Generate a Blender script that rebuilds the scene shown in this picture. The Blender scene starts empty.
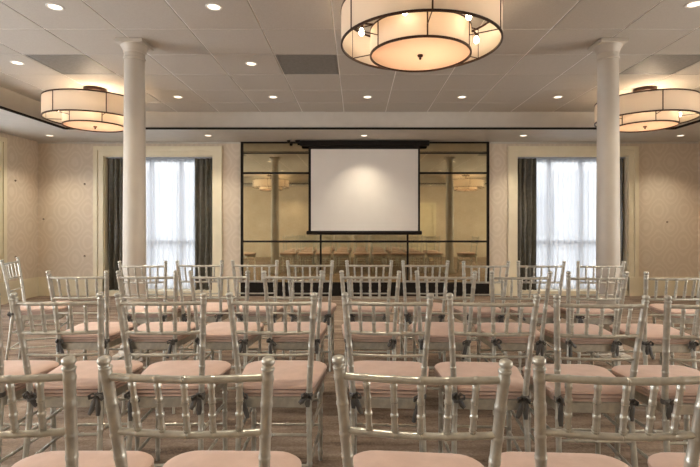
import bpy, math, random
from mathutils import Vector, Matrix

random.seed(7)
PI = math.pi
scene = bpy.context.scene
COL = scene.collection

# ---------------------------------------------------------------- camera
F_PX, CX, CY, EYE = 480.0, 357.0, 224.5, 1.24
cam_d = bpy.data.cameras.new('camera')
cam = bpy.data.objects.new('camera', cam_d)
COL.objects.link(cam)
cam.location = (0, 0, EYE)
cam.rotation_euler = (PI / 2, 0, 0)
cam_d.sensor_width = 36.0
cam_d.lens = F_PX / 700 * 36.0
cam_d.shift_x = -(CX - 350) / 700
cam_d.shift_y = (CY - 233.5) / 700
cam_d.clip_start = 0.02
scene.camera = cam

# ---------------------------------------------------------------- view, world, daylight
scene.view_settings.view_transform = 'Standard'
scene.view_settings.look = 'None'
scene.view_settings.exposure = 0.68
scene.view_settings.gamma = 1.0
scene.view_settings.use_curve_mapping = False
scene.cycles.use_denoising = True
scene.cycles.max_bounces = 10
scene.cycles.diffuse_bounces = 5
scene.cycles.glossy_bounces = 4
scene.cycles.transparent_max_bounces = 12
scene.cycles.sample_clamp_indirect = 6.0
scene.cycles.caustics_reflective = False
scene.cycles.caustics_refractive = False

SKY_COL, SKY_STR = (0.95, 0.975, 1.0), 2.15
WARM = (1.0, 0.78, 0.54)
DOWN = (1.0, 0.88, 0.70)
P_DOWN, P_DOWN_SOFFIT, P_LAMP, P_LAMP_IN = 62.0, 64.0, 17.0, 0.85
P_DAY = 125.0


def daylight(name, loc, rot, sx, sy, power, col=(0.93, 0.96, 1.0)):
    """area lamp added outside a window opening to bring in more daylight"""
    l = bpy.data.lights.new(name, 'AREA')
    l.shape = 'RECTANGLE'; l.size, l.size_y = sx, sy
    l.energy = power; l.color = col
    o = bpy.data.objects.new(name, l)
    o.location, o.rotation_euler = loc, rot
    COL.objects.link(o)


for yy, k_ in ((3.2, 1.15), (0.2, 0.6)):  # fill lamps outside the added, unseen side windows
    daylight('window_daylight', (-5.91 - 0.40, yy, 1.35), (0, -PI / 2, 0), 2.4, 2.2, P_DAY * k_)
    daylight('window_daylight', (6.32 + 0.40, yy, 1.35), (0, PI / 2, 0), 2.4, 2.2, P_DAY * k_ * 0.7, (1.0, 0.95, 0.88))

daylight('window_daylight', (-5.91 - 0.40, 6.95, 1.35), (0, -PI / 2, 0), 2.4, 2.0, P_DAY * 0.7)

world = bpy.data.worlds.new('world')
scene.world = world
world.use_nodes = True
bg = world.node_tree.nodes['Background']
bg.inputs['Color'].default_value = (*SKY_COL, 1)
bg.inputs['Strength'].default_value = SKY_STR


def portal(name, loc, rot, sx, sy):
    l = bpy.data.lights.new(name, 'AREA')
    l.shape = 'RECTANGLE'
    l.size, l.size_y = sx, sy
    l.cycles.is_portal = True
    o = bpy.data.objects.new(name, l)
    o.location, o.rotation_euler = loc, rot
    COL.objects.link(o)


# ---------------------------------------------------------------- materials
def mat(name, col, rough=0.5, metal=0.0, **kw):
    m = bpy.data.materials.new(name)
    m.use_nodes = True
    b = m.node_tree.nodes['Principled BSDF']
    b.inputs['Base Color'].default_value = (*col, 1)
    b.inputs['Roughness'].default_value = rough
    b.inputs['Metallic'].default_value = metal
    for k, v in kw.items():
        b.inputs[k].default_value = v
    return m


class NT:
    def __init__(s, m):
        s.t = m.node_tree
        s.b = s.t.nodes['Principled BSDF'] if 'Principled BSDF' in s.t.nodes else None

    def n(s, typ, **kw):
        x = s.t.nodes.new(typ)
        for k, v in kw.items():
            setattr(x, k, v)
        return x

    def l(s, a, b):
        s.t.links.new(a, b)

    def math(s, op, a, b=None, c=None):
        x = s.n('ShaderNodeMath', operation=op)
        for i, v in enumerate((a, b, c)):
            if v is None:
                continue
            if isinstance(v, (int, float)):
                x.inputs[i].default_value = v
            else:
                s.l(v, x.inputs[i])
        return x.outputs[0]

    def coords(s, kind='Object'):
        return s.n('ShaderNodeTexCoord').outputs[kind]

    def noise(s, scale, detail=3, vec=None, rough=0.5):
        x = s.n('ShaderNodeTexNoise')
        x.inputs['Scale'].default_value = scale
        x.inputs['Detail'].default_value = detail
        x.inputs['Roughness'].default_value = rough
        s.l(vec if vec is not None else s.coords(), x.inputs['Vector'])
        return x.outputs['Fac']

    def ramp(s, fac, stops):
        r = s.n('ShaderNodeValToRGB')
        e = r.color_ramp.elements
        while len(e) < len(stops):
            e.new(0.5)
        for i, (p, c) in enumerate(stops):
            e[i].position = p
            e[i].color = (*c, 1)
        s.l(fac, r.inputs[0])
        return r.outputs[0]

    def mapping(s, scale=(1, 1, 1), rot=(0, 0, 0), vec=None):
        x = s.n('ShaderNodeMapping')
        x.inputs['Scale'].default_value = scale
        x.inputs['Rotation'].default_value = rot
        s.l(vec if vec is not None else s.coords(), x.inputs['Vector'])
        return x.outputs[0]

    def bump(s, h, strength=0.3, dist=0.01):
        x = s.n('ShaderNodeBump')
        x.inputs['Strength'].default_value = strength
        x.inputs['Distance'].default_value = dist
        s.l(h, x.inputs['Height'])
        s.l(x.outputs[0], s.b.inputs['Normal'])

    def color(s, c):
        s.l(c, s.b.inputs['Base Color'])


def noisy(name, c0, c1, scale, rough=0.5, metal=0.0, bump=0.0, lo=0.35, hi=0.65, **kw):
    m = mat(name, c0, rough, metal, **kw)
    t = NT(m)
    f = t.noise(scale, 4)
    t.color(t.ramp(f, [(lo, c0), (hi, c1)]))
    if bump:
        t.bump(t.noise(scale * 3, 3), bump, 0.004)
    return m


def wallpaper():
    m = mat('wallpaper', (0.45, 0.37, 0.29), 0.6)
    t = NT(m)
    sep = t.n('ShaderNodeSeparateXYZ')
    t.l(t.coords(), sep.inputs[0])
    u = t.math('ADD', sep.outputs[0], sep.outputs[1])
    v = sep.outputs[2]
    cu = t.math('COSINE', t.math('MULTIPLY', u, 2 * PI / 0.46))
    cv = t.math('COSINE', t.math('MULTIPLY', v, 2 * PI / 0.60))
    wob = t.math('MULTIPLY', t.noise(5.0, 2), 1.1)
    f = t.math('SINE', t.math('MULTIPLY', t.math('ADD', t.math('ADD', cu, cv), wob), 6.0))
    f = t.math('MULTIPLY_ADD', f, 0.5, 0.5)
    t.color(t.ramp(f, [(0.45, (0.62, 0.52, 0.40)), (0.85, (0.66, 0.56, 0.44))]))
    r = t.ramp(f, [(0.4, (0.62,) * 3), (0.9, (0.38,) * 3)])
    t.l(r, t.b.inputs['Roughness'])
    return m


def carpet():
    m = mat('carpet', (0.25, 0.2, 0.17), 0.95)
    t = NT(m)
    v1 = t.mapping((1.0, 4.5, 1), (0, 0, 0.75))
    v2 = t.mapping((1.0, 5.5, 1), (0, 0, -0.65))
    a = t.noise(1.5, 5, v1, 0.6)
    a2 = t.noise(1.9, 5, v2, 0.6)
    b = t.noise(70, 3)
    w = t.math('ADD', t.math('MULTIPLY', t.math('ADD', a, a2), 0.4), t.math('MULTIPLY', b, 0.2))
    t.color(t.ramp(w, [(0.40, (0.09, 0.056, 0.034)), (0.47, (0.20, 0.138, 0.092)),
                       (0.54, (0.26, 0.190, 0.137)), (0.62, (0.37, 0.30, 0.24))]))
    t.bump(t.noise(400, 2), 0.5, 0.004)
    return m


def fabric(name, c0, c1, rough=0.85, fold=True):
    m = mat(name, c0, rough)
    t = NT(m)
    t.color(t.ramp(t.noise(14, 4), [(0.35, c0), (0.65, c1)]))
    h = t.noise(9 if fold else 60, 4)
    t.bump(h, 0.5, 0.012)
    m.node_tree.nodes['Principled BSDF'].inputs['Sheen Weight'].default_value = 0.15
    return m


def translucent(name, col, trans=0.5, clear=0.0, emit=0.0, emit_col=None, sheer=False):
    m = bpy.data.materials.new(name)
    m.use_nodes = True
    t = m.node_tree
    t.nodes.remove(t.nodes['Principled BSDF'])
    out = t.nodes['Material Output']
    d = t.nodes.new('ShaderNodeBsdfDiffuse'); d.inputs[0].default_value = (*col, 1)
    r = t.nodes.new('ShaderNodeBsdfTranslucent'); r.inputs[0].default_value = (*col, 1)
    mx = t.nodes.new('ShaderNodeMixShader'); mx.inputs[0].default_value = trans
    t.links.new(d.outputs[0], mx.inputs[1]); t.links.new(r.outputs[0], mx.inputs[2])
    last = mx.outputs[0]
    if clear:
        tr = t.nodes.new('ShaderNodeBsdfTransparent')
        m2 = t.nodes.new('ShaderNodeMixShader'); m2.inputs[0].default_value = clear
        t.links.new(last, m2.inputs[1]); t.links.new(tr.outputs[0], m2.inputs[2])
        last = m2.outputs[0]
    if emit:
        e = t.nodes.new('ShaderNodeEmission')
        e.inputs[0].default_value = (*(emit_col or col), 1); e.inputs[1].default_value = emit
        ad = t.nodes.new('ShaderNodeAddShader')
        t.links.new(last, ad.inputs[0]); t.links.new(e.outputs[0], ad.inputs[1])
        last = ad.outputs[0]
    t.links.new(last, out.inputs[0])
    return m


def emitter(name, col, s):
    m = mat(name, col)
    b = m.node_tree.nodes['Principled BSDF']
    b.inputs['Emission Color'].default_value = (*col, 1)
    b.inputs['Emission Strength'].default_value = s
    return m


M = {
    'wallpaper': wallpaper(),
    'carpet': carpet(),
    'tile': noisy('ceiling_tile', (0.47, 0.43, 0.375), (0.51, 0.47, 0.415), 90, 0.8, bump=0.12),
    'tbar': mat('tile_bar', (0.85, 0.82, 0.78), 0.3, 0.2),
    'soffit': noisy('soffit_paint', (0.52, 0.48, 0.42), (0.55, 0.51, 0.45), 6, 0.55),
    'black': noisy('black_metal', (0.010, 0.007, 0.005), (0.015, 0.011, 0.008), 20, 0.6, **{'Specular IOR Level': 0.15}),
    'cream': noisy('cream_paint', (0.72, 0.64, 0.46), (0.76, 0.68, 0.50), 5, 0.35),
    'column': noisy('column_plaster', (0.46, 0.41, 0.345), (0.50, 0.45, 0.38), 4, 0.5),
    'mirror': noisy('bronze_mirror', (0.55, 0.48, 0.32), (0.62, 0.55, 0.375), 3, 0.03, 1.0),
    'screen': noisy('screen_cloth', (0.72, 0.67, 0.61), (0.74, 0.69, 0.63), 4, 0.75),
    'bronze': noisy('dark_bronze', (0.045, 0.022, 0.014), (0.07, 0.035, 0.02), 30, 0.4, 0.6),
    'shade': translucent('lamp_fabric', (0.88, 0.80, 0.70), 0.55),
    'diffuser': translucent('lamp_diffuser', (0.90, 0.76, 0.66), 0.7),
    'bulb': emitter('bulb_glow', (1.0, 0.82, 0.55), 14.0),
    'downlight': emitter('downlight_glow', (1.0, 0.86, 0.68), 1.3),
    'white_metal': noisy('white_enamel', (0.7, 0.68, 0.64), (0.74, 0.72, 0.68), 10, 0.4),
    'drape': fabric('charcoal_satin', (0.095, 0.088, 0.068), (0.125, 0.115, 0.09), 0.27),
    'sheer': translucent('sheer_voile', (0.90, 0.92, 0.95), 0.65, clear=0.42),
    'alu': noisy('window_aluminium', (0.30, 0.32, 0.35), (0.36, 0.38, 0.41), 12, 0.4, 0.3),
    'glass': None,
    'silver': noisy('champagne_silver_paint', (0.45, 0.435, 0.385), (0.57, 0.55, 0.475), 35, 0.33, 0.5, bump=0.10),
    'cushion': fabric('blush_cloth', (0.60, 0.425, 0.345), (0.66, 0.475, 0.39)),
    'cushion_side': fabric('mauve_shaded_cloth', (0.42, 0.31, 0.255), (0.50, 0.37, 0.31)),  # mauve side, its shading mostly painted into the darker colour
    'ribbon': fabric('dark_ribbon', (0.055, 0.05, 0.045), (0.09, 0.082, 0.072), 0.5),
    'hook': noisy('tan_anchor', (0.20, 0.16, 0.12), (0.24, 0.19, 0.14), 30, 0.6),
    'vent': noisy('grey_grille', (0.20, 0.185, 0.165), (0.24, 0.22, 0.20), 30, 0.6),
    'wood': noisy('brown_wood', (0.12, 0.06, 0.03), (0.2, 0.1, 0.05), 8, 0.5),
    'stone': noisy('pale_facade', (0.62, 0.64, 0.66), (0.72, 0.74, 0.76), 2, 0.8),
    'pavement': noisy('pavement', (0.35, 0.36, 0.37), (0.45, 0.46, 0.47), 2, 0.9),
}
g = mat('window_glass', (1, 1, 1), 0.0)
g.node_tree.nodes['Principled BSDF'].inputs['Transmission Weight'].default_value = 1.0
g.node_tree.nodes['Principled BSDF'].inputs['IOR'].default_value = 1.45
# thin pane: let light straight through, keep a faint sheen
t_ = g.node_tree
tr_ = t_.nodes.new('ShaderNodeBsdfTransparent'); gl_ = t_.nodes.new('ShaderNodeBsdfGlossy')
gl_.inputs['Roughness'].default_value = 0.03
mx_ = t_.nodes.new('ShaderNodeMixShader'); mx_.inputs[0].default_value = 0.06
t_.links.new(tr_.outputs[0], mx_.inputs[1]); t_.links.new(gl_.outputs[0], mx_.inputs[2])
t_.links.new(mx_.outputs[0], t_.nodes['Material Output'].inputs[0])
M['glass'] = g


# ---------------------------------------------------------------- mesh helpers
class MB:
    def __init__(s):
        s.v, s.f, s.mi = [], [], []
        s.cur = 0

    def face(s, *ix):
        s.f.append(ix); s.mi.append(s.cur)

    def box(s, x0, x1, y0, y1, z0, z1):
        b = len(s.v)
        s.v += [(x, y, z) for x in (x0, x1) for y in (y0, y1) for z in (z0, z1)]
        for q in ((0, 1, 3, 2), (4, 6, 7, 5), (0, 4, 5, 1), (2, 3, 7, 6), (0, 2, 6, 4), (1, 5, 7, 3)):
            s.face(*[b + i for i in q])
        return s

    def bevel_box(s, x0, x1, y0, y1, z0, z1, r=0.004):
        """box with its edges eased"""
        b = len(s.v)
        rings = [(z0, r), (z0 + r, 0), (z1 - r, 0), (z1, r)]
        for z, i in rings:
            X0, X1, Y0, Y1 = x0 + i, x1 - i, y0 + i, y1 - i
            k = r
            s.v += [(X0 + k, Y0, z), (X1 - k, Y0, z), (X1, Y0 + k, z), (X1, Y1 - k, z),
                    (X1 - k, Y1, z), (X0 + k, Y1, z), (X0, Y1 - k, z), (X0, Y0 + k, z)]
        for j in range(3):
            for i in range(8):
                a, c = b + j * 8 + i, b + j * 8 + (i + 1) % 8
                s.face(a, c, c + 8, a + 8)
        s.face(*[b + 7 - i for i in range(8)])
        s.face(*[b + 24 + i for i in range(8)])
        return s

    def tube(s, pts, radii, n=10, flat=None):
        """tube through pts; radii a number, a list; flat=(a,b) scales the section"""
        pts = [Vector(p) for p in pts]
        m = len(pts)
        if isinstance(radii, (int, float)):
            radii = [radii] * m
        b = len(s.v)
        up = Vector((0, 0, 1))
        prev = None
        for i, p in enumerate(pts):
            t = (pts[min(i + 1, m - 1)] - pts[max(i - 1, 0)])
            if t.length < 1e-9:
                t = up.copy()
            t.normalize()
            if prev is None:
                ref = Vector((1, 0, 0)) if abs(t.x) < 0.9 else Vector((0, 1, 0))
                u = (ref - t * ref.dot(t)).normalized()
            else:
                u = (prev - t * prev.dot(t)).normalized()
            prev = u
            w = t.cross(u)
            fa, fb = flat if flat else (1, 1)
            for k in range(n):
                a = 2 * PI * k / n
                s.v.append(tuple(p + u * (math.cos(a) * radii[i] * fa) + w * (math.sin(a) * radii[i] * fb)))
        for i in range(m - 1):
            for k in range(n):
                a, c = b + i * n + k, b + i * n + (k + 1) % n
                s.face(a, c, c + n, a + n)
        s.face(*[b + n - 1 - k for k in range(n)])
        s.face(*[b + (m - 1) * n + k for k in range(n)])
        return s

    def lathe(s, prof, cx=0, cy=0, n=24, closed=False):
        """prof: list of (r,z)"""
        b = len(s.v)
        m = len(prof)
        for r, z in prof:
            for k in range(n):
                a = 2 * PI * k / n
                s.v.append((cx + r * math.cos(a), cy + r * math.sin(a), z))
        rng = m if closed else m - 1
        for i in range(rng):
            for k in range(n):
                a, c = b + i * n + k, b + i * n + (k + 1) % n
                j = ((i + 1) % m - i) * n
                s.face(a, c, c + j, a + j)
        if not closed:
            if prof[0][0] > 1e-6: s.face(*[b + n - 1 - k for k in range(n)])
            if prof[-1][0] > 1e-6: s.face(*[b + (m - 1) * n + k for k in range(n)])
        return s

    def shell(s, rings, cap=True):
        """rings: list of equal-length point lists"""
        b = len(s.v); n = len(rings[0]); m = len(rings)
        for r in rings:
            s.v += [tuple(p) for p in r]
        for i in range(m - 1):
            for k in range(n):
                a, c = b + i * n + k, b + i * n + (k + 1) % n
                s.face(a, c, c + n, a + n)
        if cap:
            s.face(*[b + n - 1 - k for k in range(n)])
            s.face(*[b + (m - 1) * n + k for k in range(n)])
        return s

    def sheet(s, cols, th):
        """cols: list of (x,y) plan points; returns extruded curtain between z values via build call"""
        return s

    def build(s, name, mats, parent=None, smooth=True, loc=None):
        me = bpy.data.meshes.new(name)
        me.from_pydata(s.v, [], s.f)
        if not isinstance(mats, (list, tuple)):
            mats = [mats]
        for m in mats:
            me.materials.append(m)
        me.polygons.foreach_set('material_index', s.mi)
        if smooth:
            me.polygons.foreach_set('use_smooth', [True] * len(me.polygons))
            try:
                me.set_sharp_from_angle(angle=math.radians(40))
            except Exception:
                pass
        me.update()
        o = bpy.data.objects.new(name, me)
        COL.objects.link(o)
        if parent: o.parent = parent
        if loc: o.location = loc
        return o


def tag(o, label=None, cat=None, group=None, kind=None):
    if label: o['label'] = label
    if cat: o['category'] = cat
    if group: o['group'] = group
    if kind: o['kind'] = kind
    return o


def struct(o, label=None):
    o['kind'] = 'structure'
    if label: o['label'] = label
    return o


def empty(name, loc=(0, 0, 0), rz=0.0):
    o = bpy.data.objects.new(name, None)
    o.empty_display_size = 0.1
    o.location = loc
    o.rotation_euler = (0, 0, rz)
    COL.objects.link(o)
    return o


def copy_tree(o, parent=None):
    c = o.copy()
    COL.objects.link(c)
    if parent: c.parent = parent
    for ch in o.children:
        copy_tree(ch, c)
    return c


# ---------------------------------------------------------------- room
XL, XR, YF, YB = -5.91, 6.32, 8.90, -1.60
ZC, ZS = 3.05, 2.77
FL = -0.08                            # floor level
IX0, IX1, IY0, IY1 = -4.69, 5.10, -0.40, 7.71
WT = 0.34

# openings: (x0, x1, ztop)
WL = (-4.69, -2.67); WR = (2.967, 5.02); WZ0, WZ1 = 0.0, 2.51
LWY = (5.86, 7.86)                    # opening in the left wall


def wall_along_x(y0, y1, xa, xb, z1, holes):
    b = MB(); x = xa
    for h0, h1, zb, zt in holes:
        b.box(x, h0, y0, y1, FL, z1)
        b.box(h0, h1, y0, y1, FL, zb)
        b.box(h0, h1, y0, y1, zt, z1)
        x = h1
    b.box(x, xb, y0, y1, FL, z1)
    return b


struct(MB().box(XL - WT, XR + WT, YB - WT, YF + WT, FL - 0.1, FL).build('floor', M['carpet'], smooth=False), 'brown and grey streaked carpet floor')
struct(wall_along_x(YF, YF + WT, XL - WT, XR + WT, ZC + 0.1, [(WL[0], WL[1], WZ0, WZ1), (WR[0], WR[1], WZ0, WZ1)])
       .build('wall_front', M['wallpaper'], smooth=False), 'beige damask wallpaper wall behind the screen')
ADDED_W = [(-0.85, 1.25), (2.15, 4.25)]  # unseen side windows, added to let more daylight in


def wall_along_y(x0, x1, holes):
    b = MB(); y = YB
    for h0, h1 in holes:
        b.box(x0, x1, y, h0, FL, ZC + 0.1)
        b.box(x0, x1, h0, h1, FL, WZ0)
        b.box(x0, x1, h0, h1, WZ1, ZC + 0.1)
        y = h1
    b.box(x0, x1, y, YF, FL, ZC + 0.1)
    return b


struct(wall_along_y(XL - WT, XL, ADDED_W + [LWY]).build('wall_left', M['wallpaper'], smooth=False))
struct(wall_along_y(XR, XR + WT, ADDED_W).build('wall_right', M['wallpaper'], smooth=False))
struct(MB().box(XL - WT, XR + WT, YB - WT, YB, FL, ZC + 0.1).build('wall_back', M['wallpaper'], smooth=False))

# high tiled ceiling
GX0, GY0, GS = -0.21, 7.80, 0.67
vent_cells = set()
for vx in (-3.56, -0.88, 3.14):
    vent_cells.add((round((vx - GX0) / GS), 4))
b = MB()
b.box(IX0 - 0.1, IX1 + 0.1, IY0 - 0.1, IY1 + 0.1, ZC + 0.028, ZC + 0.1)
b.cur = 1
for i in range(-8, 10):
    x = GX0 + GS * i
    if IX0 < x < IX1: b.box(x - 0.012, x + 0.012, IY0, IY1, ZC + 0.004, ZC + 0.03)
for j in range(0, 14):
    y = GY0 - GS * j
    if IY0 < y < IY1: b.box(IX0, IX1, y - 0.012, y + 0.012, ZC + 0.0045, ZC + 0.03)
b.cur = 0
vents = []
for i in range(-8, 9):
    for j in range(0, 14):
        x0, x1 = GX0 + GS * i, GX0 + GS * (i + 1)
        y1, y0 = GY0 - GS * j, GY0 - GS * (j + 1)
        x0, x1, y0, y1 = max(x0, IX0), min(x1, IX1), max(y0, IY0), min(y1, IY1)
        if x1 - x0 < 0.03 or y1 - y0 < 0.03: continue
        gp = 0.006
        # rows run 7.80, 7.13, 6.46, 5.79, 5.12: the vent row
        if (i, 3) in {(c, 3) for c, _ in vent_cells} and j == 3:
            vents.append((x0 + gp, x1 - gp, y0 + gp, y1 - gp)); continue
        b.bevel_box(x0 + gp, x1 - gp, y0 + gp, y1 - gp, ZC, ZC + 0.02, 0.003)
struct(b.build('ceiling', [M['tile'], M['tbar']], smooth=False), 'off white tiled ceiling')

vlab = ['square return air grille in the ceiling beside the left drum light',
        'dark square return air grille in the middle of the ceiling',
        'square return air grille in the ceiling above the right drum light']
for k, (x0, x1, y0, y1) in enumerate(vents):
    v = empty('air_vent', ((x0 + x1) / 2, (y0 + y1) / 2, ZC))
    tag(v, vlab[k], 'air vent', 'return air grilles in the ceiling')
    w, d = (x1 - x0) / 2, (y1 - y0) / 2
    f = MB()
    f.box(-w, w, -d, -d + 0.02, 0, 0.018); f.box(-w, w, d - 0.02, d, 0, 0.018)
    f.box(-w, -w + 0.02, -d + 0.02, d - 0.02, 0, 0.018); f.box(w - 0.02, w, -d + 0.02, d - 0.02, 0, 0.018)
    f.build('frame', M['vent'], v, smooth=False)
    f = MB()
    n = 28
    for q in range(n):
        yy = -d + 0.025 + (2 * d - 0.05) * (q + 0.5) / n
        f.box(-w + 0.02, w - 0.02, yy - 0.008, yy + 0.008, 0.003, 0.012)
    f.box(-w + 0.02, w - 0.02, -d + 0.02, d - 0.02, 0.016, 0.02)
    f.build('grille', M['vent'], v, smooth=False)

# soffit ring and a black strip standing in for its shadow gap
b = MB()
zt = ZC + 0.1
b.box(XL, XR, IY1, YF, ZS, zt); b.box(XL, XR, YB, IY0, ZS, zt)
b.box(XL, IX0, IY0, IY1, ZS, zt); b.box(IX1, XR, IY0, IY1, ZS, zt)
struct(b.build('ceiling_soffit', M['soffit'], smooth=False), 'lowered plain soffit around the tiled ceiling')
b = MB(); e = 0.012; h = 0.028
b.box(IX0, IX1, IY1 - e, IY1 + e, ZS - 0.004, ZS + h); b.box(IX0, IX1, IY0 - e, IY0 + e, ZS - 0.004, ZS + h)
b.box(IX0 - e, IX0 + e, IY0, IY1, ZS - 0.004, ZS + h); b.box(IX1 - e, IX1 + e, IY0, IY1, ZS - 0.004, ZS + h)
struct(b.build('trim_shadow_gap', M['black'], smooth=False), 'black strip standing in for the shadow gap along the soffit edge')
b = MB()
b.box(XL, XR, YF - 0.02, YF, ZS - 0.03, ZS)
b.build('trim_2', M['soffit'], smooth=False)['kind'] = 'structure'

# baseboards
def base(name, x0, x1, y0, y1, parts):
    b = MB()
    for (a, c, d, e_) in parts:
        b.box(a, c, d, e_, FL, 0.24)
        dx, dy = (c - a), (e_ - d)
        if dx > dy: b.box(a, c, d + 0.006, e_, 0.24, 0.27)
        else: b.box(a + (0.006 if a > 0 else 0), c - (0 if a > 0 else 0.006), d, e_, 0.24, 0.27)
    struct(b.build(name, M['cream'], smooth=False))


base('baseboard_front', 0, 0, 0, 0, [(XL, -4.875, YF - 0.022, YF), (-2.485, -2.15, YF - 0.022, YF),
                                     (2.445, 2.78, YF - 0.022, YF), (5.205, XR, YF - 0.022, YF)])
base('baseboard_left', 0, 0, 0, 0, [(XL, XL + 0.022, 4.435, LWY[0] - 0.185), (XL, XL + 0.022, 1.435, 1.965), (XL, XL + 0.022, YB, -1.035), (XL, XL + 0.022, LWY[1] + 0.185, YF - 0.022)])
base('baseboard_right', 0, 0, 0, 0, [(XR - 0.022, XR, YB, -1.035), (XR - 0.022, XR, 1.435, 1.965), (XR - 0.022, XR, 4.435, YF - 0.022)])


# ---------------------------------------------------------------- windows
def window(name, width, mull, casing_name):
    """built along local x, looking into the room towards -y; origin at floor, wall face"""
    root = empty(name)
    struct(root)
    w = width
    c = MB(); cw = 0.175
    # stepped casing on the room side
    for (i0, i1, pr) in ((0.0, 0.10, 0.035), (0.10, cw, 0.055)):
        c.box(-i1, -i0, -pr, 0, FL, WZ1 + i1); c.box(w + i0, w + i1, -pr, 0, FL, WZ1 + i1)
        c.box(-i0, w + i0, -pr, 0, WZ1 + i0, WZ1 + i1)
    c.box(-cw - 0.01, 0, -0.065, 0, FL, 0.27); c.box(w, w + cw + 0.01, -0.065, 0, FL, 0.27)
    # jamb lining
    c.box(0, 0.012, 0, WT, WZ0, WZ1); c.box(w - 0.012, w, 0, WT, WZ0, WZ1)
    c.box(0, w, 0, WT, WZ1 - 0.012, WZ1); c.box(0, w, -0.02, WT, FL, WZ0 + 0.01)
    c.build('window_casing', M['cream'], root, smooth=False)
    f = MB(); y0, y1 = 0.27, 0.32
    f.box(0.012, 0.07, y0, y1, WZ0, WZ1); f.box(w - 0.07, w - 0.012, y0, y1, WZ0, WZ1)
    f.box(0.07, w - 0.07, y0, y1, WZ0, WZ0 + 0.08); f.box(0.07, w - 0.07, y0, y1, WZ1 - 0.07, WZ1)
    for mx in mull: f.box(mx - 0.032, mx + 0.032, y0, y1, WZ0, WZ1)
    f.box(0.07, w - 0.07, y0 - 0.005, y1, 0.87, 0.94)
    f.build('window_frame', M['alu'], root, smooth=False)
    MB().box(0.03, w - 0.03, 0.292, 0.298, WZ0 + 0.02, WZ1 - 0.02).build('window_pane', M['glass'], root, smooth=False)
    return root


w1 = window('window_1', WL[1] - WL[0], (0.76, 1.33), 'a'); w1.location = (WL[0], YF, 0)
w1['label'] = 'tall cream-cased window left of the mirror'
w2 = window('window_2', WR[1] - WR[0], (0.71, 1.31), 'b'); w2.location = (WR[0], YF, 0)
w2['label'] = 'tall cream-cased window right of the mirror'
w3 = window('window_3', LWY[1] - LWY[0], (0.71, 1.31), 'c'); w3.location = (XL, LWY[0], 0); w3.rotation_euler = (0, 0, PI / 2)
w3['label'] = 'window in the left side wall'
n_ = 4
for (a_, c_) in ADDED_W:  # casings and panes for the added daylight openings, out of view
    for (xx_, yy_, rz_) in ((XL, a_, PI / 2), (XR, c_, -PI / 2)):
        w_ = window('window_%d' % n_, c_ - a_, (0.73, 1.37), 'd'); n_ += 1
        w_.location = (xx_, yy_, 0); w_.rotation_euler = (0, 0, rz_)
for (cx, cy, rz) in ((sum(WL) / 2, YF + 0.40, 0), (sum(WR) / 2, YF + 0.40, 0)):
    portal('daylight_portal', (cx, cy, 1.3), (-PI / 2, 0, 0), 2.1, 2.5)
portal('daylight_portal', (XL - 0.45, sum(LWY) / 2, 1.3), (0, -PI / 2, 0), 2.5, 2.1)


def curtain(x0, x1, amp, period, y, zb, ztop, th, seed, taper=0.0, pinch=0.0):
    """pleated cloth panel with thickness, local coordinates like window()"""
    rnd = random.Random(seed)
    n = max(24, int((x1 - x0) / period * 10))
    ph = [rnd.uniform(-0.5, 0.5) for _ in range(40)]
    zs = [zb, zb + 0.5, zb + 1.2, ztop - 0.5, ztop - 0.12, ztop - 0.07, ztop]
    b = MB(); rows = []
    for z in zs:
        fz = (z - zb) / (ztop - zb)
        front, back = [], []
        for i in range(n + 1):
            u = i / n
            x = x0 + (x1 - x0) * u
            a = amp * (1.0 - 0.35 * fz)
            if pinch and abs(z - (ztop - 0.07)) < 1e-6: a *= 0.35
            k = int(u * (x1 - x0) / period)
            yy = y + a * math.sin(2 * PI * x / period + ph[k % 40] * 0.5 + 0.3 * math.sin(3 * fz + k)) \
                + 0.25 * a * math.sin(2 * PI * x / period * 2.3 + 2 * fz)
            xx = x + 0.006 * math.sin(5 * z + k)
            xx = min(max(xx, x0), x1)
            front.append((xx, yy - th / 2, z)); back.append((xx, yy + th / 2, z))
        rows.append(front + back[::-1])
    b.shell(rows)
    return b


def place(o, wroot):
    o.location = wroot.location
    o.rotation_euler = wroot.rotation_euler


def dress(wroot, w, lw, rw, names, seed):
    """sheer and two dark drapes hang in the recess"""
    o = curtain(0.02, w - 0.02, 0.030, 0.095, 0.195, WZ0 + 0.02, WZ1 - 0.034, 0.0016, seed, pinch=1).build('sheer_curtain', M['sheer'])
    tag(o, names[0], 'curtain', 'sheer curtains'); place(o, wroot)
    for (a, c, nm, sd) in ((0.014, lw, names[1], seed + 1), (w - rw, w - 0.014, names[2], seed + 2)):
        o = curtain(a, c, 0.042, 0.10, 0.095, WZ0 + 0.015, WZ1 - 0.034, 0.006, sd).build('drape', M['drape'])
        tag(o, nm, 'curtain', 'dark satin drapes'); place(o, wroot)
    r = empty('curtain_rail'); tag(r, names[3], 'curtain rail', 'curtain rails'); place(r, wroot)
    MB().box(0.013, w - 0.013, 0.05, 0.22, WZ1 - 0.032, WZ1 - 0.0125).build('rail', M['alu'], r, smooth=False)


dress(w1, WL[1] - WL[0], 0.36, 0.38, (
    'white sheer curtain in the window left of the mirror',
    'dark grey satin drape at the left side of the left window, beside the column',
    'dark grey satin drape at the right side of the left window',
    'curtain rail at the head of the left window'), 11)
dress(w2, WR[1] - WR[0], 0.40, 0.36, (
    'white sheer curtain in the window right of the mirror',
    'dark satin drape at the left side of the right window',
    'dark satin drape at the right side of the right window, mostly behind the column',
    'curtain rail at the head of the right window'), 21)
dress(w3, LWY[1] - LWY[0], 0.34, 0.34, (
    'white sheer curtain in the left side wall window',
    'dark drape at the near side of the left side wall window',
    'dark drape at the far side of the left side wall window',
    'curtain rail at the head of the left side wall window'), 31)

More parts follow.
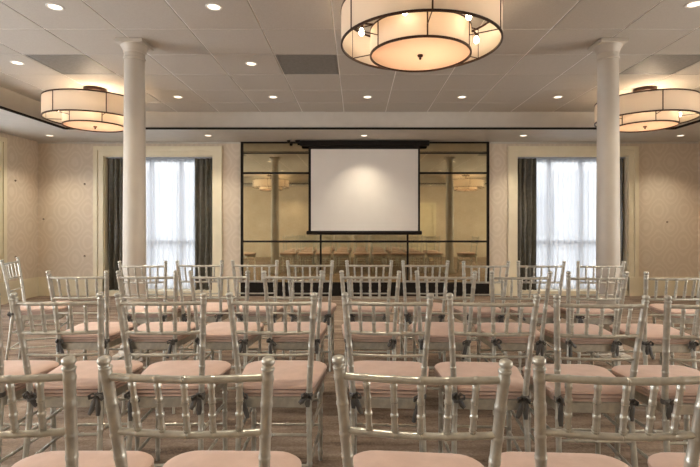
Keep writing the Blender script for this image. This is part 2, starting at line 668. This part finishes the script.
# outside, seen faintly through the sheers
struct(MB().box(-40, 40, YF + WT, 40, -0.35, -0.25).build('ground', M['pavement'], smooth=False))
bl = empty('building', (0, 24, -0.25))
tag(bl, 'pale building across the street seen faintly through the sheer curtains', 'building')
MB().box(-22, 24, 0, 6, 0, 4.2).build('wall', M['stone'], bl, smooth=False)
for k in range(11):
    wx = -20.5 + 4.1 * k
    MB().box(wx, wx + 1.7, -0.04, 0.0, 1.0, 3.0).build('window', M['alu'], bl, smooth=False)

# door in the wall behind the camera (seen in the mirror)
dr = empty('door_1', (2.62, YB, FL)); struct(dr, 'cream door in the wall behind the chairs, seen in the mirror')
b = MB(); b.box(-0.56, -0.46, 0, 0.05, 0, 2.2); b.box(0.46, 0.56, 0, 0.05, 0, 2.2); b.box(-0.46, 0.46, 0, 0.05, 2.1, 2.2)
b.build('door_frame', M['cream'], dr, smooth=False)
b = MB(); b.box(-0.46, 0.46, 0, 0.025, 0, 2.1)
for zz in ((0.2, 0.95), (1.1, 1.95)):
    for xx in ((-0.36, -0.06), (0.06, 0.36)): b.bevel_box(xx[0], xx[1], 0.02, 0.035, zz[0], zz[1], 0.004)
leaf = b.build('door_leaf', M['cream'], dr, smooth=False)
MB().tube([(-0.38, 0.025, 1.0), (-0.38, 0.075, 1.0), (-0.27, 0.075, 1.0)], 0.011, 8).build('door_handle', M['bronze'], leaf)


# ---------------------------------------------------------------- mirror wall and projection screen
mr = empty('wall_mirror', (0, YF, 0))
tag(mr, 'wide bronze tinted mirror in black frames behind the projection screen', 'mirror')
mx = [-2.126, -0.67, 0.935, 2.42]
mz = [0.16, 0.926, 2.19, 2.56, 2.755]
for i in range(3):
    for j in range(4):
        MB().box(mx[i], mx[i + 1], -0.025, -0.015, mz[j], mz[j + 1]).build('mirror_pane', M['mirror'], mr, smooth=False)
b = MB()
for k, x in enumerate(mx):
    hw = 0.022 if k in (0, 3) else 0.016
    b.box(x - hw, x + hw, -0.045, -0.002, FL, 2.768)
for k, z in enumerate(mz):
    hw = (0.012, 0.018, 0.018, 0.012, 0.016)[k]
    b.box(mx[0], mx[3], -0.042, -0.0145, z - hw, min(z + hw, 2.768))
b.build('frame', M['black'], mr, smooth=False)
MB().box(mx[0], mx[3], -0.04, -0.002, FL, 0.15).build('plinth', M['black'], mr, smooth=False)

sc = empty('projection_screen', (0.13, 8.72, 0))
tag(sc, 'pulled-down white projection screen with black border in front of the mirror', 'projection screen')
MB().box(-0.966, 0.978, -0.002, 0.002, 1.12, 2.61).build('screen_surface', M['screen'], sc, smooth=False)
b = MB()
b.box(-1.011, -0.966, -0.003, 0.003, 1.12, 2.68); b.box(0.978, 1.014, -0.003, 0.003, 1.12, 2.68)
b.box(-0.966, 0.978, -0.003, 0.003, 2.61, 2.68)
b.build('border', M['black'], sc, smooth=False)
MB().tube([(-1.05, 0, 1.09), (-1.04, 0, 1.09), (1.04, 0, 1.09), (1.05, 0, 1.09)], [0.02, 0.036, 0.036, 0.02], 12).build('bottom_bar', M['black'], sc)
b = MB(); b.bevel_box(-1.165, 1.18, -0.06, 0.06, 2.668, 2.755, 0.01); b.bevel_box(-1.25, -1.165, -0.02, 0.02, 2.735, 2.77, 0.004)
b.build('housing', M['black'], sc, smooth=False)
MB().lathe([(0.0, 2.715), (0.022, 2.72), (0.03, 2.74), (0.03, 2.77)], -1.37, 0, 12).build('ceiling_bracket', M['black'], sc)

# little picture hooks left on the wallpaper
hooks = [(-5.05, YF, 1.99, 'small wall anchor high beside the left window, left of its frame'),
         (-5.81, YF, 1.34, 'small wall anchor beside the left corner of the room'),
         (-5.05, YF, 0.656, 'small wall anchor low beside the left window'),
         (5.75, YF, 1.29, 'small wall anchor on the wallpaper right of the right window')]
for (x, y, z, lb) in hooks:
    o = MB().lathe([(0.0, -0.02), (0.012, -0.018), (0.018, -0.006), (0.018, 0.0)], 0, 0, 10).build('wall_hook', M['hook'])
    o.location = (x, y, z); o.rotation_euler = (-PI / 2, 0, 0)
    tag(o, lb, 'hook', 'wall hooks')
for (y, z, lb) in ((8.30, 2.0, 'small wall anchor high on the left side wall'), (8.30, 0.683, 'small wall anchor low on the left side wall')):
    o = MB().lathe([(0.0, 0.02), (0.012, 0.018), (0.018, 0.006), (0.018, 0.0)], 0, 0, 10).build('wall_hook', M['hook'])
    o.location = (XL, y, z); o.rotation_euler = (0, PI / 2, 0)
    tag(o, lb, 'hook', 'wall hooks')


# ---------------------------------------------------------------- columns
def column(x, y, label):
    root = empty('column', (x, y, FL))
    tag(root, label, 'column', 'round columns')
    sh = [(0.112, 0.14)]; ZL = ZC - FL
    for i in range(13):
        u = i / 12
        sh.append((0.110 - 0.015 * u ** 1.6, 0.15 + (ZL - 0.32) * u))
    MB().lathe(sh, 0, 0, 40).build('shaft', M['column'], root)
    z = ZL
    MB().lathe([(0.095, z - 0.18), (0.104, z - 0.176), (0.106, z - 0.168), (0.104, z - 0.160), (0.097, z - 0.155),
                (0.097, z - 0.115), (0.103, z - 0.110), (0.105, z - 0.100), (0.108, z - 0.088), (0.118, z - 0.066),
                (0.127, z - 0.052), (0.129, z - 0.040)], 0, 0, 40).bevel_box(-0.134, 0.134, -0.134, 0.134, z - 0.040, z, 0.004).build('capital', M['column'], root)
    MB().bevel_box(-0.15, 0.15, -0.15, 0.15, 0, 0.05, 0.004).lathe(
        [(0.14, 0.05), (0.146, 0.062), (0.14, 0.085), (0.13, 0.09), (0.126, 0.10), (0.132, 0.112), (0.126, 0.125), (0.116, 0.135), (0.111, 0.15)],
        0, 0, 40).build('base', M['column'], root)


column(-2.215, 4.78, 'white round column in front of the left window')
column(2.50, 4.78, 'white round column in front of the right window')


# ---------------------------------------------------------------- drum lights
def lamp(x, y, zbot, label, turn=-90, sc=1.0):
    root = empty('drum_light', (x, y, ZC))
    tag(root, label, 'ceiling light', 'two-tier drum ceiling lights')
    o0 = zbot - ZC                       # bottom of inner drum
    ri, ro = 0.410 * sc, 0.65 * sc
    ob, ot = o0 + 0.085 * sc, o0 + 0.355 * sc
    it = o0 + 0.20 * sc
    A0 = math.radians(turn)
    n = 6
    MB().lathe([(ro, ob), (ro, ot), (ro - 0.004, ot), (ro - 0.004, ob)], 0, 0, 72, closed=True).build('outer_shade', M['shade'], root)
    MB().lathe([(ri, o0), (ri, it), (ri - 0.004, it), (ri - 0.004, o0)], 0, 0, 64, closed=True).build('inner_shade', M['shade'], root)
    MB().lathe([(0.0, o0 + 0.006), (ri - 0.006, o0 + 0.006), (ri - 0.006, o0 + 0.011), (0.0, o0 + 0.011)], 0, 0, 64).build('diffuser', M['diffuser'], root)
    f = MB()
    def ring(r, z, h):
        f.lathe([(r + 0.004, z - h), (r + 0.004, z + h), (r - 0.010, z + h), (r - 0.010, z - h)], 0, 0, 72, closed=True)
    ring(ro, ob, 0.008); ring(ro, ot, 0.008); ring(ri, o0, 0.008); ring(ri, it, 0.006)
    for k in range(n):
        a = A0 + 2 * PI * k / n
        ca, sa = math.cos(a), math.sin(a)
        f.tube([(ro * ca, ro * sa, ob), (ro * ca, ro * sa, ot)], 0.0065, 6)
        f.tube([(ri * ca, ri * sa, o0), (ri * ca, ri * sa, it)], 0.0055, 6)
        f.tube([(ri * ca, ri * sa, ob + 0.004), (ro * ca, ro * sa, ob + 0.004)], 0.004, 6)
        f.tube([(0.03 * ca, 0.03 * sa, ot - 0.01), (ro * ca, ro * sa, ot - 0.01)], 0.005, 6)
        f.tube([(0.03 * ca, 0.03 * sa, it - 0.005), (ri * ca, ri * sa, it - 0.005)], 0.005, 6)
    f.build('frame', M['bronze'], root)
    MB().tube([(0, 0, o0), (0, 0, -0.02)], 0.012, 10).build('stem', M['bronze'], root)
    MB().lathe([(0.0, -0.05), (0.05, -0.05), (0.13, -0.045), (0.14, -0.035), (0.14, 0.0)], 0, 0, 32).build('canopy', M['bronze'], root)
    MB().lathe([(0.0, o0 - 0.035), (0.008, o0 - 0.033), (0.012, o0 - 0.024), (0.006, o0 - 0.016), (0.022, o0 - 0.010), (0.024, o0 + 0.005)], 0, 0, 14).build('finial', M['bronze'], root)
    for k in range(n):
        a = A0 + 2 * PI * (k + 0.66) / n
        ca, sa = math.cos(a), math.sin(a)
        zb = ob + 0.085
        arm = MB().tube([(0.02 * ca, 0.02 * sa, it + 0.03), ((ro - 0.18) * ca, (ro - 0.18) * sa, it + 0.03), ((ro - 0.16) * ca, (ro - 0.16) * sa, zb + 0.03), ((ro - 0.16) * ca, (ro - 0.16) * sa, zb + 0.02)],
                  [0.007, 0.007, 0.014, 0.016], 8).build('bulb_arm', M['bronze'], root)
        bm = MB().lathe([(0.0, zb - 0.038), (0.012, zb - 0.036), (0.021, zb - 0.022), (0.022, zb - 0.006), (0.014, zb + 0.012), (0.010, zb + 0.02)], (ro - 0.16) * ca, (ro - 0.16) * sa, 12)
        bm.build('bulb', M['bulb'], arm)
    for nm, z, p, r in (('lamp_light', ot - 0.07, P_LAMP, 0.10), ('lamp_light', o0 + 0.17 * sc, P_LAMP_IN, 0.13)):
        if p is P_LAMP_IN:
            l = bpy.data.lights.new(nm, 'AREA'); l.shape = 'DISK'; l.size = ri * 1.8; l.energy = p
        else:
            l = bpy.data.lights.new(nm, 'POINT'); l.energy = p; l.shadow_soft_size = r
        l.color = WARM
        lo = bpy.data.objects.new(nm, l); lo.location = (0.03, 0, z); COL.objects.link(lo); lo.parent = root


lamp(0.52, 3.95, 2.63, 'large two-tier drum ceiling light at the top centre, nearest the viewer')
lamp(-3.49, 6.40, 2.545, 'two-tier drum ceiling light left of the left column', -50, 0.93)
lamp(3.84, 6.40, 2.545, 'two-tier drum ceiling light right of the right column', -103, 0.93)
lamp(-3.15, 0.2, 2.50, 'two-tier drum ceiling light at the rear left, seen in the mirror', -90)
lamp(3.98, 0.2, 2.50, 'two-tier drum ceiling light at the rear right, seen in the mirror', -90)


# ---------------------------------------------------------------- downlights
dl0 = None


def downlight(x, y, z, power, label, group):
    global dl0
    if dl0 is None:
        root = empty('downlight')
        MB().lathe([(0.052, 0.0), (0.052, -0.004), (0.068, -0.004), (0.070, 0.0)], 0, 0, 24, closed=True).build('trim_ring', M['white_metal'], root)
        MB().lathe([(0.0, -0.003), (0.050, -0.0025), (0.052, 0.001)], 0, 0, 24).build('lens', M['downlight'], root)
        dl0 = root
    else:
        root = copy_tree(dl0)
    root.location = (x, y, z)
    tag(root, label, 'downlight', group)
    key = 'spot_%d' % int(power * 10)
    l = bpy.data.lights.get(key)
    if l is None:
        l = bpy.data.lights.new(key, 'SPOT'); l.energy = power; l.color = DOWN
        l.spot_size = math.radians(105); l.spot_blend = 0.9; l.shadow_soft_size = 0.05
    lo = bpy.data.objects.new('spot_light', l); lo.location = (x, y, z - 0.012); COL.objects.link(lo)
    return root


gs, gc = 'recessed downlights in the soffit', 'recessed downlights in the tiled ceiling'
for x, lb in ((-5.28, 'soffit downlight in the far left corner, left of the left window'), (-2.56, 'soffit downlight between the left column and the mirror'),
              (0.12, 'soffit downlight right above the projection screen'), (2.86, 'soffit downlight left of the right window'),
              (5.56, 'soffit downlight in the far right corner')):
    downlight(x, 8.25, ZS, P_DOWN_SOFFIT, lb, gs)
for x, lb in ((-2.54, 'ceiling downlight just right of the left column in the farthest row'), (-1.19, 'ceiling downlight in the farthest row, left of the screen'),
              (0.15, 'ceiling downlight in the farthest row, above the screen'), (1.49, 'ceiling downlight in the farthest row, right of the screen'),
              (2.85, 'ceiling downlight in the farthest row, just left of the right column')):
    downlight(x, 6.81, ZC, P_DOWN, lb, gc)
for x, y, lb in ((-3.8, 5.37, 'ceiling downlight at the far left edge, above the left drum light'), (-1.19, 5.40, 'ceiling downlight beside the grey air grille'),
                 (-2.51, 3.99, 'ceiling downlight in the top left corner'), (-1.19, 3.99, 'ceiling downlight at the top, between left column and large drum light'),
                 (2.77, 3.94, 'ceiling downlight in the top right corner'), (4.15, 5.37, 'ceiling downlight beyond the right edge'),
                 (-2.5, 1.6, 'ceiling downlight over the rear rows on the left'), (-0.2, 1.6, 'ceiling downlight over the rear rows in the middle'), (2.8, 1.6, 'ceiling downlight over the rear rows on the right')):
    downlight(x, y, ZC, P_DOWN, lb, gc)
for x, y, lb in ((-5.28, 4.0, 'left soffit downlight near the middle'), (-5.28, 0.6, 'left soffit downlight at the rear'), (5.6, 4.4, 'right soffit downlight near the middle'), (5.6, 0.6, 'right soffit downlight at the rear'),
                 (-2.5, -1.0, 'rear soffit downlight on the left'), (0.12, -1.0, 'rear soffit downlight in the middle'), (2.86, -1.0, 'rear soffit downlight on the right')):
    downlight(x, y, ZS, P_DOWN_SOFFIT, lb, gs)


# ---------------------------------------------------------------- chiavari chair
def bamboo(p0, p1, r, nodes, ends=(0.0, 1.0), bow=None, seg=2, n=10, thick=1.0, node_r=0.0022):
    """bamboo-turned rod: ring nodes along it. returns points and radii"""
    p0, p1 = Vector(p0), Vector(p1)
    L = (p1 - p0).length
    us = [(0.0, 0), (1.0, 0)]
    for i in range(1, 10): us.append((i / 10, 0))
    for u in nodes:
        e = 0.0035 / L
        us += [(u - 2.2 * e, 0), (u - e, 1), (u + e, 1), (u + 2.2 * e, 0)]
    us = sorted([q for q in us if 0 <= q[0] <= 1])
    pts, rad = [], []
    for u, k in us:
        p = p0.lerp(p1, u)
        if bow: p = p + bow(u)
        pts.append(p)
        # slight swell between nodes
        rad.append(r * (1 + 0.05 * math.sin(PI * u)) + k * node_r)
    return pts, rad


def back_curve(z):
    """x half spacing and y of the back post centre at height z"""
    if z < 0.40:
        u = z / 0.40
        return 0.176 - 0.010 * u, -0.235 + 0.045 * u
    u = (z - 0.40) / 0.52
    return 0.166 + 0.034 * u ** 1.1, -0.190 - 0.075 * u ** 1.25


def build_chair():
    root = empty('chiavari_chair')
    S = M['silver']
    for sx in (-1, 1):
        pts, rad = [], []
        zs = [0, 0.01]
        nodes = [0.10, 0.25, 0.33, 0.56, 0.66, 0.72, 0.80, 0.868]
        k = 0.03
        zz = []
        for i in range(31): zz.append((FL + (0.888 - FL) * i / 30, 0))
        for q in nodes: zz += [(q - 0.008, 0), (q - 0.0035, 1), (q + 0.0035, 1), (q + 0.008, 0)]
        zz.sort()
        for z, nd in zz:
            hx, hy = back_curve(z)
            pts.append((sx * hx, hy, z)); rad.append(0.0128 + (0.0012 if z > 0.3 else 0.0) - (0.003 if z < 0.0 else 0) + nd * 0.0016)
        # turned finial
        for z, r in ((0.8885, 0.0152), (0.890, 0.0160), (0.8945, 0.0160), (0.896, 0.0150), (0.8975, 0.0112), (0.9015, 0.0108), (0.9035, 0.0138), (0.907, 0.0160), (0.9125, 0.0162), (0.917, 0.0146), (0.9195, 0.0110), (0.9200, 0.005)):
            hx, hy = back_curve(z)
            pts.append((sx * hx, hy, z)); rad.append(r)
        MB().tube(pts, rad, 12).build('back_post', S, root)

    def rail(z, r, bowd, nodes, name, drop=0.0):
        hx, hy = back_curve(z)
        bow = lambda u: Vector((0, -bowd * math.sin(PI * u), -drop * math.sin(PI * u)))
        # denser sampling for the bow
        p0, p1 = Vector((-hx, hy, z)), Vector((hx, hy, z))
        us = [(i / 16, 0) for i in range(17)]
        for q in nodes: us += [(q - 0.016, 0), (q - 0.007, 1), (q + 0.007, 1), (q + 0.016, 0)]
        us.sort()
        MB().tube([p0.lerp(p1, u) + bow(u) for u, _ in us], [r + k * 0.0014 for _, k in us], 10).build(name, S, root)
        return lambda u: p0.lerp(p1, u) + bow(u)

    top = rail(0.870, 0.0094, 0.022, [k / 6 for k in range(1, 6)], 'top_rail')
    mid = rail(0.728, 0.0090, 0.022, [k / 6 for k in range(1, 6)], 'middle_rail')
    rail(0.618, 0.0068, 0.018, [0.33, 0.67], 'lower_rail')
    for i in range(1, 6):
        u = i / 6
        a, c = mid(u), top(u)
        p, r = bamboo(a, c, 0.0076, (0.12, 0.36, 0.62, 0.88), node_r=0.0020)
        MB().tube(p, r, 8).build('spindle', S, root)
    # seat frame: rounded trapezoid band
    def outline(wb, wf, y0, y1, cr, n=6):
        pts = []
        cor = [(-wb, y0, PI, 1.5 * PI), (wb, y0, 1.5 * PI, 2 * PI), (wf, y1, 0, 0.5 * PI), (-wf, y1, 0.5 * PI, PI)]
        for (x, y, a0, a1), rr in zip(cor, (cr * 0.5, cr * 0.5, cr, cr)):
            cx = x - math.copysign(rr, x); cy = y + (rr if y == y0 else -rr)
            for k in range(n + 1):
                a = a0 + (a1 - a0) * k / n
                pts.append((cx + rr * math.cos(a), cy + rr * math.sin(a)))
        return pts
    def loft(levels, wb, wf, y0, y1, cr):
        rings = []
        for z, ins in levels:
            o = outline(wb - ins, wf - ins, y0 + ins, y1 - ins, max(cr - ins * 0.5, 0.01))
            rings.append([(x, y, z) for x, y in o])
        return rings
    MB().shell(loft([(0.352, 0.006), (0.356, 0.0), (0.400, 0.0), (0.404, 0.006)], 0.170, 0.203, -0.190, 0.212, 0.065)).build('seat_frame', S, root)
    # cushion: mauve box side with painted shade below, blush pad above
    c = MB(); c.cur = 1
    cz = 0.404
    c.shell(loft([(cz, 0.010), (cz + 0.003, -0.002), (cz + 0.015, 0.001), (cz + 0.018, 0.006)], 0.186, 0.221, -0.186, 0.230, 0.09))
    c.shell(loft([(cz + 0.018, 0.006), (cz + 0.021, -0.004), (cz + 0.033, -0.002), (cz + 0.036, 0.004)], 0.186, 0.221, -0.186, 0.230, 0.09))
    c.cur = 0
    c.shell(loft([(cz + 0.036, 0.004), (cz + 0.040, -0.005), (cz + 0.052, -0.004), (cz + 0.060, 0.005), (cz + 0.065, 0.020), (cz + 0.070, 0.055), (cz + 0.073, 0.11), (cz + 0.074, 0.15)], 0.186, 0.221, -0.186, 0.230, 0.09))
    c.build('cushion', [M['cushion'], M['cushion_side']], root)
    # front legs
    for sx in (-1, 1):
        p, r = bamboo((sx * 0.188, 0.178, FL), (sx * 0.186, 0.176, 0.356), 0.0125, (0.12, 0.34, 0.62, 0.86), node_r=0.002)
        r[0] = 0.010
        MB().tube(p, r, 10).build('leg', S, root)
    # stretchers
    def st(p0, p1):
        p, r = bamboo(p0, p1, 0.0075, (0.25, 0.5, 0.75), node_r=0.0018)
        MB().tube(p, r, 8).build('stretcher', S, root)
    for z in (0.10, 0.24):
        hx, hy = back_curve(z)
        for sx in (-1, 1): st((sx * hx, hy, z), (sx * 0.187, 0.176, z))
        st((-0.187, 0.176, z + 0.02), (0.187, 0.176, z + 0.02))
        st((-hx, hy, z - 0.01), (hx, hy, z - 0.01))
    # ribbon ties at the two back corners of the cushion
    for sx in (-1, 1):
        b = ribbon(sx, 0)
        b.build('ribbon_tie', M['ribbon'], root)
    return root


def ribbon(sx, var):
    rnd = random.Random(100 + var * 2 + (sx > 0))
    hx, hy = back_curve(0.42)
    x, y, z = sx * hx, hy, 0.418
    b = MB()
    b.lathe([(0.0, z - 0.012), (0.018, z - 0.011), (0.020, z), (0.018, z + 0.011), (0.0, z + 0.012)], x, y, 12)
    kx, ky = x - sx * 0.012, y - 0.018
    b.lathe([(0.0, z - 0.012), (0.010, z - 0.009), (0.013, z), (0.010, z + 0.009), (0.0, z + 0.012)], kx, ky, 8)
    fl = (1.0, 0.35)
    for d in (-1, 1):
        k = rnd.uniform(0.55, 0.95)
        if not (var == 2 and d == 1):
            dz = rnd.uniform(-0.012, 0.012)
            b.tube([(kx, ky, z), (kx + d * 0.016 * k, ky - 0.010, z + 0.012 + dz), (kx + d * 0.032 * k, ky - 0.010, z + 0.004 + dz),
                    (kx + d * 0.034 * k, ky - 0.005, z - 0.012 + dz), (kx + d * 0.016 * k, ky - 0.004, z - 0.010), (kx, ky, z)],
                   [0.006, 0.011, 0.012, 0.011, 0.010, 0.005], 8, fl)
        ln = (0.055, 0.085, 0.11, 0.03)[(var + (d > 0)) % 4] * rnd.uniform(0.85, 1.15)
        b.tube([(kx, ky, z), (kx + d * 0.010, ky - 0.010, z - ln * 0.3), (kx + d * 0.014 - sx * 0.006, ky - 0.004, z - ln * 0.7),
                (kx + d * 0.020 - sx * 0.012, ky - 0.008, z - ln)], [0.006, 0.011, 0.013, 0.009], 8, fl)
    # band running to the cushion
    b.tube([(x, y + 0.012, z), (x * 0.97, y + 0.05, z + 0.004), (x * 0.9, y + 0.10, z + 0.004)], [0.006, 0.009, 0.004], 6, fl)
    return b


chair0 = build_chair()
for ch in chair0.children:
    ch.data.transform(Matrix.Translation((0, 0, -FL)))
tie_meshes = {}
for sx in (-1, 1):
    for var in range(4):
        o = ribbon(sx, var).build('ribbon_tie', M['ribbon'])
        o.data.transform(Matrix.Translation((0, 0, -FL)))
        tie_meshes[(sx, var)] = o.data
        bpy.data.objects.remove(o)
chair_no = [0]
used = [False]
GRP = {1: 'chairs in the nearest row', 2: 'chairs in the second row', 3: 'chairs in the third row', 4: 'chairs in the farthest row', 5: 'side chairs'}


def place_chair(X, Y, deg, label, grp):
    """X, Y: where the middle of the top of the backrest stands; deg > 0 turns it to face right"""
    c = copy_tree(chair0) if used[0] else chair0
    used[0] = True
    a = math.radians(deg)
    c.location = (X + 0.265 * math.sin(a), Y + 0.265 * math.cos(a), FL)
    c.rotation_euler = (0, 0, -a)
    ties = [ch for ch in c.children if ch.name.startswith('ribbon_tie')]
    for q, (ch, sx) in enumerate(zip(ties, (-1, 1))):
        ch.data = tie_meshes[(sx, (chair_no[0] * 3 + q * 2 + grp) % 4)]
    chair_no[0] += 1
    tag(c, label, 'chair', GRP[grp])


BASE = 'silver bamboo-style chair, '
rows = {
    1: [(-1.60, 1.157, 0, 'nearest row, only its seat corner shows at the bottom left'),
        (-0.895, 1.157, 0, 'nearest row, back cut off by the left edge'),
        (-0.413, 1.157, 1, 'nearest row, whole back left of centre'),
        (0.153, 1.150, 5, 'nearest row, whole back right of centre'),
        (0.638, 1.145, 3, 'nearest row, back reaching the right edge'),
        (1.16, 1.140, 3, 'nearest row, only its seat shows at the bottom right')],
    2: [(-1.89, 2.25, 0, 'second row, only its seat shows at the left edge'),
        (-1.406, 2.25, -2, 'second row, first whole back from the left'),
        (-0.92, 2.25, -1, 'second row, second whole back from the left'),
        (-0.40, 2.25, 1, 'second row, behind the gap left of centre'),
        (0.142, 2.24, 4, 'second row, in the middle below the screen'),
        (0.630, 2.22, 3, 'second row, just right of the middle'),
        (1.110, 2.18, 2, 'second row, in front of the right column'),
        (1.600, 2.16, 0, 'second row, cut off by the right edge')],
    3: [(-1.94, 3.33, -1, 'third row, first back from the left'),
        (-1.458, 3.33, 0, 'third row, second back from the left'),
        (-0.957, 3.33, 1, 'third row, third back from the left'),
        (-0.444, 3.33, -2, 'third row, fourth back from the left'),
        (0.092, 3.33, 2, 'third row, fifth back from the left, below the screen'),
        (0.615, 3.32, 3, 'third row, sixth back from the left'),
        (1.128, 3.30, 1, 'third row, seventh back from the left'),
        (1.640, 3.27, -1, 'third row, eighth back from the left'),
        (2.165, 3.26, 0, 'third row, last back at the right edge')],
    4: [(-1.885, 4.22, -2, 'farthest row, directly in front of the left column'),
        (-1.405, 4.28, 0, 'farthest row, in front of the right half of the left window'),
        (-0.915, 4.30, 0, 'farthest row, in front of the wall beside the mirror edge'),
        (-0.420, 4.29, -1, 'farthest row, below the left edge of the screen'),
        (0.108, 4.29, 2, 'farthest row, below the middle of the screen'),
        (0.610, 4.28, 2, 'farthest row, below the right edge of the screen'),
        (1.135, 4.22, -2, 'farthest row, in front of the right end of the mirror'),
        (1.620, 4.22, 2, 'farthest row, in front of the right window'),
        (2.135, 4.20, 0, 'farthest row, directly in front of the right column')],
}
for r in (1, 2, 3, 4):
    for (X, Y, d, lb) in rows[r]:
        place_chair(X, Y, d, BASE + lb, r)
place_chair(-3.29, 4.55, 72, 'silver bamboo-style banquet chair turned sideways at the left edge, facing the rows', 5)
place_chair(3.30, 4.42, -80, 'silver bamboo-style banquet chair turned sideways at the right edge, mostly its cushion showing', 5)
